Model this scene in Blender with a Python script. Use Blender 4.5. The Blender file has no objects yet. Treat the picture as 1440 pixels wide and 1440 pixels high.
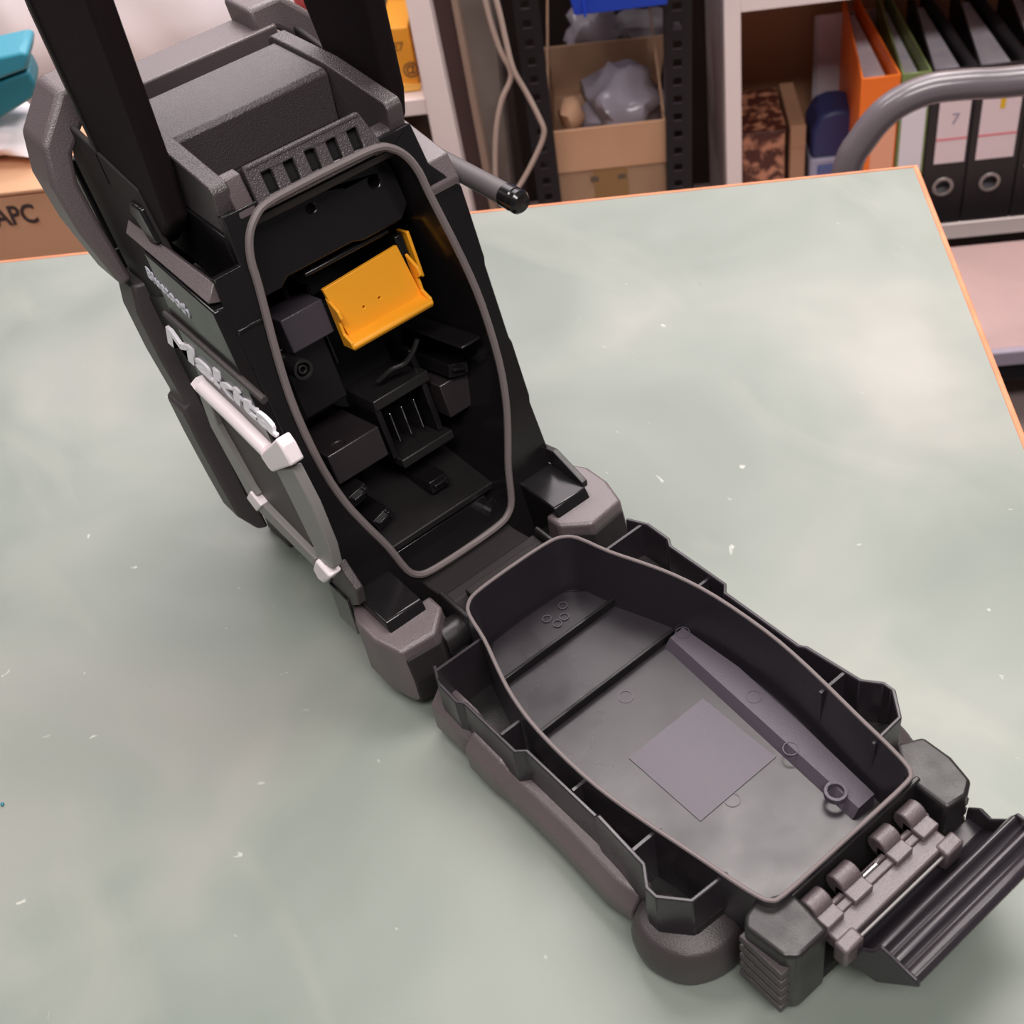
import bpy, bmesh, math, random
from mathutils import Vector, Matrix
from mathutils.geometry import tessellate_polygon
random.seed(4)
C = bpy.context.scene.collection
PI = math.pi

# ---------------------------------------------------------------- camera, world, lights, exposure
cam_d = bpy.data.cameras.new('camera'); cam = bpy.data.objects.new('camera', cam_d); C.objects.link(cam)
cam.matrix_world = Matrix(((0.76888, 0.51536, -0.37845, -0.25577), (-0.62566, 0.48443, -0.61145, -0.44386),
                           (-0.13179, 0.70691, 0.69491, 0.58332), (0, 0, 0, 1)))
cam_d.sensor_width = 36; cam_d.lens = 36 * 1798.08 / 1440
cam_d.clip_start = 0.01; cam_d.clip_end = 50
cam_d.dof.use_dof = True; cam_d.dof.focus_distance = 0.70; cam_d.dof.aperture_fstop = 15
bpy.context.scene.camera = cam
sc = bpy.context.scene
sc.view_settings.view_transform = 'Standard'; sc.view_settings.look = 'None'
sc.view_settings.exposure = 0.0; sc.view_settings.gamma = 1; sc.view_settings.use_curve_mapping = False
w = bpy.data.worlds.new('world'); sc.world = w; w.use_nodes = True
w.node_tree.nodes['Background'].inputs[0].default_value = (1.0, 0.93, 0.93, 1)
w.node_tree.nodes['Background'].inputs[1].default_value = 0.10
# the bench frame: s along the far edge, t towards the shelves, z up (z = 0 is the bench top)
EA = Vector((0.760995, -0.648758, 0)); EB = Vector((0.648758, 0.760995, 0))
BM = Matrix(((EA.x, EB.x, 0, 0), (EA.y, EB.y, 0, 0), (0, 0, 1, 0), (0, 0, 0, 1)))
def area(name, loc, target, sx, sy, power, col=(1, .93, .9)):
    l = bpy.data.lights.new(name, 'AREA'); l.shape = 'RECTANGLE'; l.size = sx; l.size_y = sy; l.energy = power; l.color = col
    o = bpy.data.objects.new(name, l); C.objects.link(o); o.location = loc
    d = Vector(target) - Vector(loc); o.rotation_euler = d.to_track_quat('-Z', 'Y').to_euler()
    return o
def overhead_light(name, s, t, z, sx, sy, power, col=(1, .93, .9)):
    p = BM @ Vector((s, t, z)); o = area(name, p, p - Vector((0, 0, 1)), sx, sy, power, col)
    o.rotation_euler = (0, 0, math.atan2(EA.y, EA.x)); return o
overhead_light('ceiling_tube_and_fill', 0.45, 0.75, 1.75, 1.5, 0.55, 34)
overhead_light('ceiling_tube_and_fill', 0.35, -1.0, 1.75, 1.5, 0.40, 40)  # added fill from the camera side, brightens the yellow adapter
overhead_light('ceiling_tube_and_fill', 1.05, 2.85, 1.85, 0.9, 1.1, 26, (1, .90, .84))
overhead_light('ceiling_tube_and_fill', -1.1, 0.3, 1.85, 1.2, 0.35, 15)  # added fill lamp, lifts the white bags and the radio's left side
overhead_light('ceiling_light_panel', -0.6, 2.9, 1.95, 3.4, 2.6, 115, (1, .90, .93))

# ---------------------------------------------------------------- materials
MATS = {}
def mat(name, col, rough=.5, metal=0, spec=.5, noise=0, nscale=30, bump=0, bscale=400, col2=None, coat=0, nlo=.35, nhi=.65, alpha=1, sheen=0):
    if name in MATS: return MATS[name]
    m = bpy.data.materials.new(name); m.use_nodes = True; n = m.node_tree.nodes; L = m.node_tree.links
    b = n['Principled BSDF']
    b.inputs['Base Color'].default_value = (*col, 1); b.inputs['Roughness'].default_value = rough
    b.inputs['Metallic'].default_value = metal; b.inputs['Specular IOR Level'].default_value = spec
    b.inputs['Coat Weight'].default_value = coat; b.inputs['Coat Roughness'].default_value = .1
    b.inputs['Alpha'].default_value = alpha
    tc = n.new('ShaderNodeTexCoord')
    if col2 is not None:
        nz = n.new('ShaderNodeTexNoise'); nz.inputs['Scale'].default_value = nscale; nz.inputs['Detail'].default_value = 4
        L.new(tc.outputs['Object'], nz.inputs['Vector'])
        cr = n.new('ShaderNodeValToRGB'); cr.color_ramp.elements[0].position = nlo; cr.color_ramp.elements[1].position = nhi
        cr.color_ramp.elements[0].color = (*col, 1); cr.color_ramp.elements[1].color = (*col2, 1)
        L.new(nz.outputs['Fac'], cr.inputs['Fac']); L.new(cr.outputs['Color'], b.inputs['Base Color'])
    if noise:
        nr = n.new('ShaderNodeTexNoise'); nr.inputs['Scale'].default_value = nscale; nr.inputs['Detail'].default_value = 5
        L.new(tc.outputs['Object'], nr.inputs['Vector'])
        mr = n.new('ShaderNodeMapRange'); mr.inputs['From Min'].default_value = .3; mr.inputs['From Max'].default_value = .7
        mr.inputs['To Min'].default_value = max(rough - noise, .02); mr.inputs['To Max'].default_value = rough + noise
        L.new(nr.outputs['Fac'], mr.inputs['Value']); L.new(mr.outputs['Result'], b.inputs['Roughness'])
    if bump:
        nb = n.new('ShaderNodeTexNoise'); nb.inputs['Scale'].default_value = bscale; nb.inputs['Detail'].default_value = 2
        L.new(tc.outputs['Object'], nb.inputs['Vector'])
        bp = n.new('ShaderNodeBump'); bp.inputs['Strength'].default_value = bump; bp.inputs['Distance'].default_value = .0006
        L.new(nb.outputs['Fac'], bp.inputs['Height']); L.new(bp.outputs['Normal'], b.inputs['Normal'])
    MATS[name] = m; return m
GLOSS = mat('glossy_black_plastic', (.010, .009, .010), .20, noise=.06, nscale=60, bump=.05, bscale=150)
SATIN = mat('satin_black_plastic', (.016, .014, .015), .38, noise=.08, nscale=80, bump=.15, bscale=900)
GRAIN = mat('grained_black_plastic', (.060, .048, .052), .38, spec=1.0, bump=.8, bscale=1300)
TUBP = mat('moulded_black_plastic', (.024, .020, .025), .30, noise=.10, nscale=22, bump=.08, bscale=120)
TUBM = mat('matte_moulded_plastic', (.075, .062, .082), .42, bump=.25, bscale=1500)
BUMP = mat('soft_grey_bumper_plastic', (.105, .080, .087), .42, spec=.95, bump=.4, bscale=1200)
DBUMP = mat('dark_bumper_plastic', (.045, .036, .038), .45, spec=.6, bump=.4, bscale=1200)
GASK = mat('grey_rubber', (.165, .138, .138), .5)
RUBG = mat('grey_grip', (.10, .088, .092), .5)
DARKB = mat('shaded_boss_plastic', (.026, .020, .022), .36, spec=.9, bump=.2, bscale=1200)  # darker copy of the boss plastic, shade put into the colour
BOSS = mat('lit_boss_plastic', (.060, .050, .064), .4, bump=.3, bscale=1200)  # lighter copy for the upper left boss, its light put into the colour
DBUMP2 = mat('dull_black_plastic', (.022, .018, .019), .6, spec=.25)
SILV = mat('silver_painted_plastic', (.92, .83, .86), .3, spec=.8)
SILD = mat('grey_painted_plastic', (.22, .21, .205), .4)
YELL = mat('yellow_plastic', (.95, .40, .02), .42, bump=.1)
GRIL = mat('speaker_mesh', (.055, .045, .045), .5, bump=.6, bscale=2500)
LOGO = mat('silver_print', (.95, .93, 1.0), .4)
LOGD = mat('grey_print', (.60, .60, .68), .4)
HOLE = mat('opening_shade', (.002, .002, .002), .8)  # near-black colour standing in for the shade inside openings
STEEL = mat('bright_steel', (.6, .58, .6), .25, metal=1)
HARM = mat('handle_plastic', (.012, .007, .008), .7, spec=.12, bump=.2, bscale=900)

# ---------------------------------------------------------------- mesh helpers
def link(name, bm, m, parent=None, bevel=0, seg=2, smooth=False, ang=26):
    bmesh.ops.remove_doubles(bm, verts=bm.verts, dist=1e-6)
    bmesh.ops.recalc_face_normals(bm, faces=bm.faces)
    me = bpy.data.meshes.new(name); bm.to_mesh(me); bm.free()
    o = bpy.data.objects.new(name, me); C.objects.link(o)
    for mm in (m if isinstance(m, (list, tuple)) else [m]): me.materials.append(mm)
    if parent: o.parent = parent; o.matrix_parent_inverse = parent_inv(parent)
    if bevel:
        b = o.modifiers.new('bevel', 'BEVEL'); b.width = bevel; b.segments = seg; b.limit_method = 'ANGLE'
        b.angle_limit = math.radians(30); b.harden_normals = False
    if smooth or bevel:
        for p in me.polygons: p.use_smooth = True
        me.set_sharp_from_angle(angle=math.radians(ang))
    return o
def parent_inv(p):
    M = Matrix.Identity(4); q = p; chain = []
    while q: chain.append(q); q = q.parent
    for q in reversed(chain):
        M = M @ (q.matrix_parent_inverse if q.parent else Matrix.Identity(4)) @ Matrix.LocRotScale(q.location, q.rotation_euler, q.scale)
    return M.inverted()
def empty(name, loc=(0, 0, 0), parent=None):
    o = bpy.data.objects.new(name, None); C.objects.link(o); o.location = loc; o.empty_display_size = .02
    if parent: o.parent = parent; o.matrix_parent_inverse = parent_inv(parent)
    return o
def tag(o, label=None, cat=None, group=None, kind=None):
    if label: o['label'] = label
    if cat: o['category'] = cat
    if group: o['group'] = group
    if kind: o['kind'] = kind
    return o
def fr(o, ax, ay, az):
    return Matrix(((ax[0], ay[0], az[0], o[0]), (ax[1], ay[1], az[1], o[1]), (ax[2], ay[2], az[2], o[2]), (0, 0, 0, 1)))
TH = 0.2533
FACE = fr((0, .03, .0427), (1, 0, 0), (0, math.sin(TH), math.cos(TH)), (0, -math.cos(TH), math.sin(TH)))   # x, up the leaning back, outwards
W = Matrix.Identity(4)
SIDE = fr((0, 0, 0), (0, 1, 0), (0, 0, 1), (1, 0, 0))       # y, z, x
FRONT = fr((0, 0, 0), (1, 0, 0), (0, 0, 1), (0, -1, 0))     # x, z, -y
def prism(bm, pts, a, b, M=W, top=None):
    """polygon pts (2-d) in M's plane from height a to b; top = other outline at b"""
    top = top or pts
    A = [bm.verts.new(M @ Vector((p[0], p[1], a))) for p in pts]
    B = [bm.verts.new(M @ Vector((p[0], p[1], b))) for p in top]
    n = len(pts)
    bm.faces.new(A[::-1]); bm.faces.new(B)
    for i in range(n): bm.faces.new((A[i], A[(i + 1) % n], B[(i + 1) % n], B[i]))
def box(bm, x0, x1, y0, y1, z0, z1, M=W):
    prism(bm, [(x0, y0), (x1, y0), (x1, y1), (x0, y1)], z0, z1, M)
def plate(bm, outer, holes, a, b, M=W):
    """a plate with holes cut through it, from height a to b"""
    loops = [outer] + holes
    flat = [p for l in loops for p in l]
    tris = tessellate_polygon([[Vector((p[0], p[1], 0)) for p in l] for l in loops])
    A = [bm.verts.new(M @ Vector((p[0], p[1], a))) for p in flat]; B = [bm.verts.new(M @ Vector((p[0], p[1], b))) for p in flat]
    for t in tris:
        try: bm.faces.new([A[i] for i in t][::-1]); bm.faces.new([B[i] for i in t])
        except ValueError: pass
    k = 0
    for l in loops:
        n = len(l)
        for i in range(n):
            j = (i + 1) % n; bm.faces.new((A[k + i], A[k + j], B[k + j], B[k + i]))
        k += n
def loft(bm, rings, cap0=False, cap1=False, closed=True):
    R = [[bm.verts.new(Vector(p)) for p in r] for r in rings]
    n = len(R[0])
    for a, b in zip(R, R[1:]):
        for i in range(n if closed else n - 1):
            j = (i + 1) % n; bm.faces.new((a[i], a[j], b[j], b[i]))
    if cap0: bm.faces.new(R[0][::-1])
    if cap1: bm.faces.new(R[-1])
def ring(M, pts, z): return [M @ Vector((p[0], p[1], z)) for p in pts]
def tube(bm, path, r, n=10, closed=False, caps=True, flat=1.0, up=None):
    P = [Vector(p) for p in path]; rings = []; k = len(P)
    up = Vector(up) if up else None; prev = None
    for i, p in enumerate(P):
        if closed: d = P[(i + 1) % k] - P[i - 1]
        else: d = P[min(i + 1, k - 1)] - P[max(i - 1, 0)]
        d.normalize()
        if up is not None: s = d.cross(up).normalized()
        else:
            s = d.orthogonal().normalized() if prev is None else (prev - d * prev.dot(d)).normalized()
        prev = s; q = s.cross(d).normalized(); rr = r[i] if isinstance(r, (list, tuple)) else r
        rings.append([p + s * rr * math.cos(2 * PI * j / n) + q * rr * flat * math.sin(2 * PI * j / n) for j in range(n)])
    if closed: rings.append(rings[0]); loft(bm, rings)
    else: loft(bm, rings, caps, caps)
def smooth_path(pts, sub=6, closed=False):
    P = [Vector(p) for p in pts]; n = len(P); out = []
    for i in range(n if closed else n - 1):
        if closed: a, b, c, d = P[i - 1], P[i], P[(i + 1) % n], P[(i + 2) % n]
        else: a, b, c, d = P[max(i - 1, 0)], P[i], P[i + 1], P[min(i + 2, n - 1)]
        for k in range(sub):
            t = k / sub
            out.append(.5 * ((2 * b) + (c - a) * t + (2 * a - 5 * b + 4 * c - d) * t * t + (3 * b - a - 3 * c + d) * t ** 3))
    if not closed: out.append(P[-1])
    return out
def circle(cx, cy, r, n=16, ph=0): return [(cx + r * math.cos(2 * PI * i / n + ph), cy + r * math.sin(2 * PI * i / n + ph)) for i in range(n)]
def cyl(bm, a, b, r, n=16, r2=None):
    tube(bm, [a, b], [r, r2 if r2 is not None else r], n)
def part(name, m, parent, fn, **k):
    bm = bmesh.new(); fn(bm); return link(name, bm, m, parent, **k)
def boxp(name, m, parent, x0, x1, y0, y1, z0, z1, M=W, bevel=.0008, **k):
    return part(name, m, parent, lambda bm: box(bm, x0, x1, y0, y1, z0, z1, M), bevel=bevel, **k)
def polyp(name, m, parent, pts, a, b, M=W, bevel=.0008, top=None, **k):
    return part(name, m, parent, lambda bm: prism(bm, pts, a, b, M, top), bevel=bevel, **k)
def solid(bm, quad_a, quad_b):
    """solid between two 3-d outlines of the same length"""
    loft(bm, [quad_a, quad_b], True, True)
def text(name, s, m, parent, M, size, extrude=.0003, bold=0, shear=0, width=None, font_off=0):
    cu = bpy.data.curves.new(name, 'FONT'); cu.body = s; cu.size = size; cu.extrude = extrude; cu.offset = font_off; cu.shear = shear
    cu.align_x = 'LEFT'; cu.resolution_u = 3
    o = bpy.data.objects.new(name, cu); C.objects.link(o); dg = bpy.context.evaluated_depsgraph_get()
    me = bpy.data.meshes.new_from_object(o.evaluated_get(dg)); C.objects.unlink(o); bpy.data.objects.remove(o)
    if width:
        xs = [v.co.x for v in me.vertices]; k = width / (max(xs) - min(xs)); x0 = min(xs)
        for v in me.vertices: v.co.x = (v.co.x - x0) * k
    me.transform(M); me.materials.clear(); me.materials.append(m); me.name = name
    t = bpy.data.objects.new(name, me); C.objects.link(t)
    if parent: t.parent = parent; t.matrix_parent_inverse = parent_inv(parent)
    return t
def yr(z): return .03 + (z - .0427) * math.tan(TH)      # y of the leaning back at height z

# ================================================================= WORKBENCH
def bench():
    m = bpy.data.materials.new('green_laminate'); m.use_nodes = True; n = m.node_tree.nodes; L = m.node_tree.links; b = n['Principled BSDF']
    tc = n.new('ShaderNodeTexCoord')
    def nz(s, d=4, dist=0.0, sc=(1, 1, 1), rot=0):
        mp = n.new('ShaderNodeMapping'); mp.inputs['Scale'].default_value = sc; mp.inputs['Rotation'].default_value = (0, 0, rot)
        q = n.new('ShaderNodeTexNoise'); q.inputs['Scale'].default_value = s; q.inputs['Detail'].default_value = d; q.inputs['Distortion'].default_value = dist
        L.new(tc.outputs['Object'], mp.inputs['Vector']); L.new(mp.outputs['Vector'], q.inputs['Vector']); return q
    def ramp(src, stops):
        r = n.new('ShaderNodeValToRGB'); e = r.color_ramp.elements
        while len(e) < len(stops): e.new(.5)
        for i, (p, c) in enumerate(stops): e[i].position = p; e[i].color = (*c, 1)
        L.new(src.outputs['Fac'], r.inputs['Fac']); return r
    a = ramp(nz(4.5, 3, .6), [(.28, (.158, .192, .164)), (.5, (.218, .248, .218)), (.72, (.300, .305, .276))])
    w_ = ramp(nz(11, 5, 1.0, (1, .45, 1), .7), [(.55, (0, 0, 0)), (.8, (.32, .32, .32))])
    mix = n.new('ShaderNodeMixRGB'); mix.inputs['Color2'].default_value = (.38, .37, .33, 1)
    L.new(w_.outputs['Color'], mix.inputs['Fac']); L.new(a.outputs['Color'], mix.inputs['Color1'])
    sp = ramp(nz(90, 2, .5, (1, .7, 1), .4), [(.745, (0, 0, 0)), (.79, (.6, .6, .6))])
    mix2 = n.new('ShaderNodeMixRGB'); mix2.inputs['Color2'].default_value = (.62, .62, .56, 1)
    L.new(sp.outputs['Color'], mix2.inputs['Fac']); L.new(mix.outputs['Color'], mix2.inputs['Color1'])
    dk = ramp(nz(70, 2, .3, (1, .5, 1), 1.9), [(.765, (0, 0, 0)), (.80, (.6, .6, .6))])
    mix3 = n.new('ShaderNodeMixRGB'); mix3.inputs['Color2'].default_value = (.16, .17, .14, 1)
    L.new(dk.outputs['Color'], mix3.inputs['Fac']); L.new(mix2.outputs['Color'], mix3.inputs['Color1'])
    L.new(mix3.outputs['Color'], b.inputs['Base Color'])
    rr = n.new('ShaderNodeMapRange'); rr.inputs['To Min'].default_value = .30; rr.inputs['To Max'].default_value = .48
    L.new(nz(14, 5).outputs['Fac'], rr.inputs['Value']); L.new(rr.outputs['Result'], b.inputs['Roughness'])
    bp = n.new('ShaderNodeBump'); bp.inputs['Strength'].default_value = .12; bp.inputs['Distance'].default_value = .001
    L.new(nz(35, 3).outputs['Fac'], bp.inputs['Height']); L.new(bp.outputs['Normal'], b.inputs['Normal'])
    wood = mat('orange_wood_edging', (.60, .20, .085), .5, col2=(.68, .26, .12), nscale=40)
    t = tag(empty('workbench', BM @ Vector((-.4, 0, -.64))), 'green laminate workbench with orange wooden edging under the open black radio', 'workbench')
    s1, t1 = .3360, .4690
    boxp('bench_top', m, t, -1.3, s1 - .004, -.62, t1 - .003, -.003, 0, BM, bevel=0)
    boxp('core_board', wood, t, -1.3, s1 - .004, -.62, t1 - .003, -.028, -.003, BM, bevel=0)
    boxp('edge_strip', wood, t, s1 - .004, s1, -.62, t1, -.028, .0006, BM, bevel=.0006)
    boxp('edge_strip', wood, t, -1.3, s1 - .004, t1 - .003, t1, -.028, .0006, BM, bevel=.0006)
    lm = mat('grey_steel_leg', (.18, .18, .18), .5)
    for s, tt in ((-1.25, -.57), (-1.25, .42), (.27, -.57), (.27, .40)):
        boxp('leg', lm, t, s, s + .045, tt, tt + .045, -.64, -.028, BM, bevel=.002)
bench()

# ================================================================= RADIO
radio = tag(empty('jobsite_radio', (0, .1, 0)), 'black rugged jobsite radio with its rear battery door open on the bench', 'radio')
HW = [(-.001, .010), (0, .027), (.003, .0345), (.010, .0395), (.030, .0445), (.05, .0515), (.07, .0575), (.095, .0615), (.13, .0625), (.16, .0600), (.20, .0538), (.214, .0520), (.2245, .0480), (.2315, .0415), (.2352, .033), (.236, .012)]
def outline(off=0.0, sub=3, tab=None):
    """closed outline of the battery opening (x, v); off > 0 grows it"""
    R = [(h, v) for v, h in (tab or HW)]; pts = R + [(-h, v) for h, v in reversed(R)]
    P = smooth_path([(p[0], p[1], 0) for p in pts], sub, True)
    out = []
    n = len(P)
    for i in range(n):
        d = (P[(i + 1) % n] - P[i - 1]).normalized(); nn = Vector((d.y, -d.x, 0))
        q = P[i] + nn * off; out.append((q.x, q.y))
    return out
OUT = outline()

# --- rear panel, with the opening cut through it
def rear(bm):
    o = [(-.050, -.022), (.050, -.022), (.066, .012), (.0755, .018), (.0735, .060), (.0745, .064), (.0745, .100), (.0735, .104), (.0735, .150), (.0745, .154), (.0745, .196), (.060, .215), (.057, .2385), (-.057, .2385), (-.058, .213), (-.0735, .213), (-.0745, .196), (-.0735, .150), (-.0735, .104), (-.0745, .1), (-.0735, .060), (-.0755, .018), (-.066, .012)]
    plate(bm, o, [outline(-.001)], -.006, 0, FACE)
part('rear_panel', GLOSS, radio, rear, bevel=.0006, seg=1)
# chamfered sides of the rear panel, running back into the shell
def shell(bm):
    for s in (-1, 1):
        prism(bm, [(-.006, .0), (-.006, .205), (-.16, .175), (-.16, .052), (-.040, .020), (-.028, -.006)], s * .0745, s * .0715,
              FACE @ fr((0, 0, 0), (0, 0, 1), (0, 1, 0), (1, 0, 0)))
    prism(bm, [(-.0715, .052), (.0715, .052), (.0715, .205), (-.0715, .205)], -.165, -.160, FACE)           # front wall
    prism(bm, [(.050, .050), (.185, .050), (.185, .055), (.050, .055)], -.0715, .0715, SIDE)                     # bottom
part('body_shell', SATIN, radio, shell, bevel=.0008)

# --- battery bay
def bay(bm):
    o0, o1 = outline(-.001), outline(-.005)
    loft(bm, [ring(FACE, o0, -.001), ring(FACE, o1, -.085)], False, True)
part('battery_bay', GLOSS, radio, bay)
o = part('gasket', GASK, radio, lambda bm: tube(bm, [FACE @ Vector((x, y, .0012)) for x, y in OUT], .0022, 8, closed=True), smooth=True)
o['label'] = 'thin grey rubber gasket around the battery opening'

bayp = empty('bay_fittings', FACE @ Vector((0, .1, -.08)), radio)
# upper wall with two screw holes, stands nearly flush
def upw(bm):
    h = []
    o = [(-.0505, .186), (-.035, .186), (-.030, .190), (.012, .190), (.018, .188), (.044, .188), (.0505, .195), (.049, .216), (.043, .2315), (-.043, .2315), (-.049, .216)]
    plate(bm, o, [circle(-.0035 , .2165, .0026, 12), circle(.036, .214, .0035, 12)], -.083, -.020, FACE)
part('upper_wall', GLOSS, bayp, upw, bevel=.001)
part('screw_hole_shade', HOLE, bayp, lambda bm: cyl(bm, FACE @ Vector((-.0035, .2165, -.04)), FACE @ Vector((-.0035, .2165, -.024)), .0027, 12))
def blk(x0, x1, u0, u1, n0, n1, m=SATIN, name='boss', hole=None):
    def f(bm):
        if hole: plate(bm, [(x0, n0), (x1, n0), (x1, n1), (x0, n1)], [circle(*hole, 12)], u0, u1, FACE @ fr((0, 0, 0), (1, 0, 0), (0, 0, 1), (0, 1, 0)))
        else: box(bm, x0, x1, u0, u1, n0, n1, FACE)
    return part(name, m, bayp, f, bevel=.0008)
blk(-.0385, -.0115, .145, .1655, -.060, -.034, BOSS)
blk(-.0500, -.0125, .100, .145, -.08, -.050, GLOSS, 'boss_foot')
blk(-.0115, -.0095, .120, .170, -.08, -.050, GLOSS, 'rib')
blk(-.0440, -.0080, .060, .0800, -.08, -.036, DARKB, hole=(-.0325, -.043, .0042))
blk(.0370, .0580, .060, .0825, -.08, -.034, DARKB)
blk(.0330, .0370, .050, .105, -.08, -.050, GLOSS, 'rib')
blk(.0440, .0580, .110, .112, -.08, -.004, GLOSS, 'rib')
blk(-.0560, -.0400, .100, .150, -.08, -.050, GLOSS, 'rib')
for (x, u) in ((-.040, .138),):
    part('screw_ring', SATIN, bayp, lambda bm: plate(bm, circle(x, u, .0058, 20), [circle(x, u, .0040, 20)], -.045, -.0255, FACE), bevel=.0004)
    part('screw_ring', SATIN, bayp, lambda bm: plate(bm, circle(x, u, .0028, 14), [circle(x, u, .0015, 14)], -.045, -.0262, FACE), bevel=.0003)
# black disc painted as the shade of a round opening behind the yellow adapter
part('recess_shade_disc', HOLE, bayp, lambda bm: prism(bm, circle(.012, .112, .036, 40), -.0835, -.078, FACE), smooth=True)
# terminal block with blades
blk(-.004, .036, .086, .093, -.08, -.040, SATIN, 'terminal_shelf')
blk(-.004, .0, .052, .086, -.08, -.042, GLOSS, 'terminal_wall'); blk(.030, .034, .052, .086, -.08, -.042, GLOSS, 'terminal_wall')
blk(-.002, .036, .046, .052, -.08, -.036, SATIN, 'terminal_shelf')
for x in (.006, .0145, .0235):
    blk(x - .0006, x + .0006, .058, .078, -.08, -.046, STEEL, 'contact_blade')
def hook(bm):
    tube(bm, [FACE @ Vector(p) for p in smooth_path([(.008, .098, -.05), (.016, .103, -.044), (.024, .104, -.04), (.030, .110, -.036), (.034, .116, -.034)], 4)], .0016, 8)
part('spring_lead', SATIN, bayp, hook, smooth=True)
for (x, u, a) in ((-.038, .052, .2), (.050, .089, -.3), (-.030, .030, .3), (.012, .030, 0)):
    def clip(bm):
        box(bm, -.0045, .0045, -.0010, .0010, 0, .004, FACE @ Matrix.Translation((x, u, -.030)) @ Matrix.Rotation(a, 4, 'Z'))
        box(bm, .0035, .0055, -.0030, .0020, 0, .004, FACE @ Matrix.Translation((x, u, -.030)) @ Matrix.Rotation(a, 4, 'Z'))
        box(bm, -.006, .007, -.005, .003, -.05, .001, FACE @ Matrix.Translation((x, u, -.030)) @ Matrix.Rotation(a, 4, 'Z'))
    part('snap_clip', GLOSS, bayp, clip, bevel=.0004)
blk(-.040, .034, .000, .010, -.08, -.020, GLOSS, 'lower_wall')
blk(-.036, .030, .010, .018, -.08, -.045, GLOSS, 'lower_wall')

# --- yellow adapter
yel = empty('battery_adapter', FACE @ Vector((.012, .155, -.02)), radio); yel['label'] = 'yellow plastic battery adapter plate inside the battery bay'
a0, a1, a2, a3 = (-0.0121,0.1724,-0.026), (0.0384,0.1746,-0.026), (0.0424,0.1405,-0.026), (-0.0075,0.1393,-0.026)
def yp(bm):
    holes = [circle(*(0.0067,0.1524,-0.026)[:2], .0009, 8), circle(*(0.0175,0.1526,-0.026)[:2], .0009, 8)]
    plate(bm, [a0[:2], a1[:2], (a2[0] + .0005, a2[1]), (a3[0], a3[1])][::-1], holes, -.029, -.026, FACE)
part('adapter_plate', YELL, yel, yp, bevel=.0005)
def lip(bm):
    x0, x1 = a3[0] - .0035, a2[0] + .0015; u = (a2[1] + a3[1]) / 2 - .001
    prism(bm, [(-.029, u - .003), (-.019, u - .0035), (-.017, u - .001), (-.018, u + .001), (-.0255, u + .003), (-.029, u + .004)], x0, x1, FACE @ fr((0, 0, 0), (0, 0, 1), (0, 1, 0), (1, 0, 0)))
part('adapter_lip', YELL, yel, lip, bevel=.0008)
def cheek(x0, x1, s):
    def f(bm):
        u0 = (a2[1] + a3[1]) / 2 - .003
        prism(bm, [(-.029, u0), (-.018, u0), (-.018, u0 + .004), (-.024, u0 + .008), (-.024, u0 + .016), (-.019, u0 + .018), (-.020, u0 + .023), (-.029, u0 + .030)], x0, x1, FACE @ fr((0, 0, 0), (0, 0, 1), (0, 1, 0), (1, 0, 0)))
    return f
part('adapter_cheek', YELL, yel, cheek(a3[0] - .0042, a3[0] - .0022, -1), bevel=.0005)
part('adapter_cheek', YELL, yel, cheek(a2[0] - .0002, a2[0] + .0018, 1), bevel=.0005)
boxp('adapter_spring', YELL, yel, .0475, .0495, .150, .178, -.040, -.028, FACE, bevel=.0006)
blk(.0405, .0460, .140, .178, -.08, -.030, GLOSS, 'rib')
blk(-.019, .036, .1835, .186, -.08, -.024, GLOSS, 'rib')

# --- tower top: rails, deck, vent block
tow = empty('top_tower', (0, .15, .28), radio)
def yz(*p): return [(a, b) for a, b in p]
polyp('top_deck', GRAIN, tow, yz((.146, .262), (.146, .289), (.149, .291), (.200, .291), (.2035, .2875), (.2035, .262)), -.0465, .0465, SIDE, bevel=.0008)
polyp('recess_floor', SATIN, tow, yz((.094, .258), (.094, .263), (.150, .263), (.150, .258)), -.047, .047, SIDE)
polyp('tower_core', GLOSS, tow, yz((.096, .259), (.096, .264), (.100, .262), (.210, .262), (.210, .258)), -.050, .050, SIDE)
for s in (-1, 1):
    polyp('rail', GRAIN, tow, yz((.094, .262), (.093, .284), (.095, .287), (.128, .291), (.150, .2935), (.205, .2935), (.209, .291), (.215, .262)), s * .0470, s * .0565, SIDE, bevel=.0008)
    polyp('tower_side', GLOSS, tow, yz((.084, .225), (.093, .262), (.215, .262), (.215, .225)), s * .0560, s * .0580, SIDE, bevel=.0004)
def vent(bm):
    M = fr((0, .0915, .2785), (1, 0, 0), (0, .34, .94), (0, -.94, .34))
    sl = []
    for k in range(5):
        x = -.0265 + k * .0127; sl.append([(x - .0029, -.0058), (x + .0029, -.0058), (x + .0029, .0055), (x - .0029, .0055)])
    plate(bm, [(-.0375, -.0115), (.0385, -.0115), (.0310, .0115), (-.0370, .0115)], sl, -.0025, .001, M)
    box(bm, -.0365, .0305, .0095, .0115, .001, .0022, M)
part('vent_block', GRAIN, tow, vent, bevel=.0006, seg=1)
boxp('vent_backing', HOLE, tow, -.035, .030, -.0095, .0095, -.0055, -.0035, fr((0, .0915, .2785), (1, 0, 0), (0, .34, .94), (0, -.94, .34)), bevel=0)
polyp('vent_top', GRAIN, tow, yz((.0955, .286), (.0955, .2895), (.104, .284), (.106, .262), (.100, .262)), -.037, .031, SIDE)
polyp('vent_shoulder', BUMP, tow, yz((.0885, .266), (.0885, .270), (.096, .2870), (.103, .2870), (.103, .262)), -.0485, -.0385, SIDE)
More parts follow.
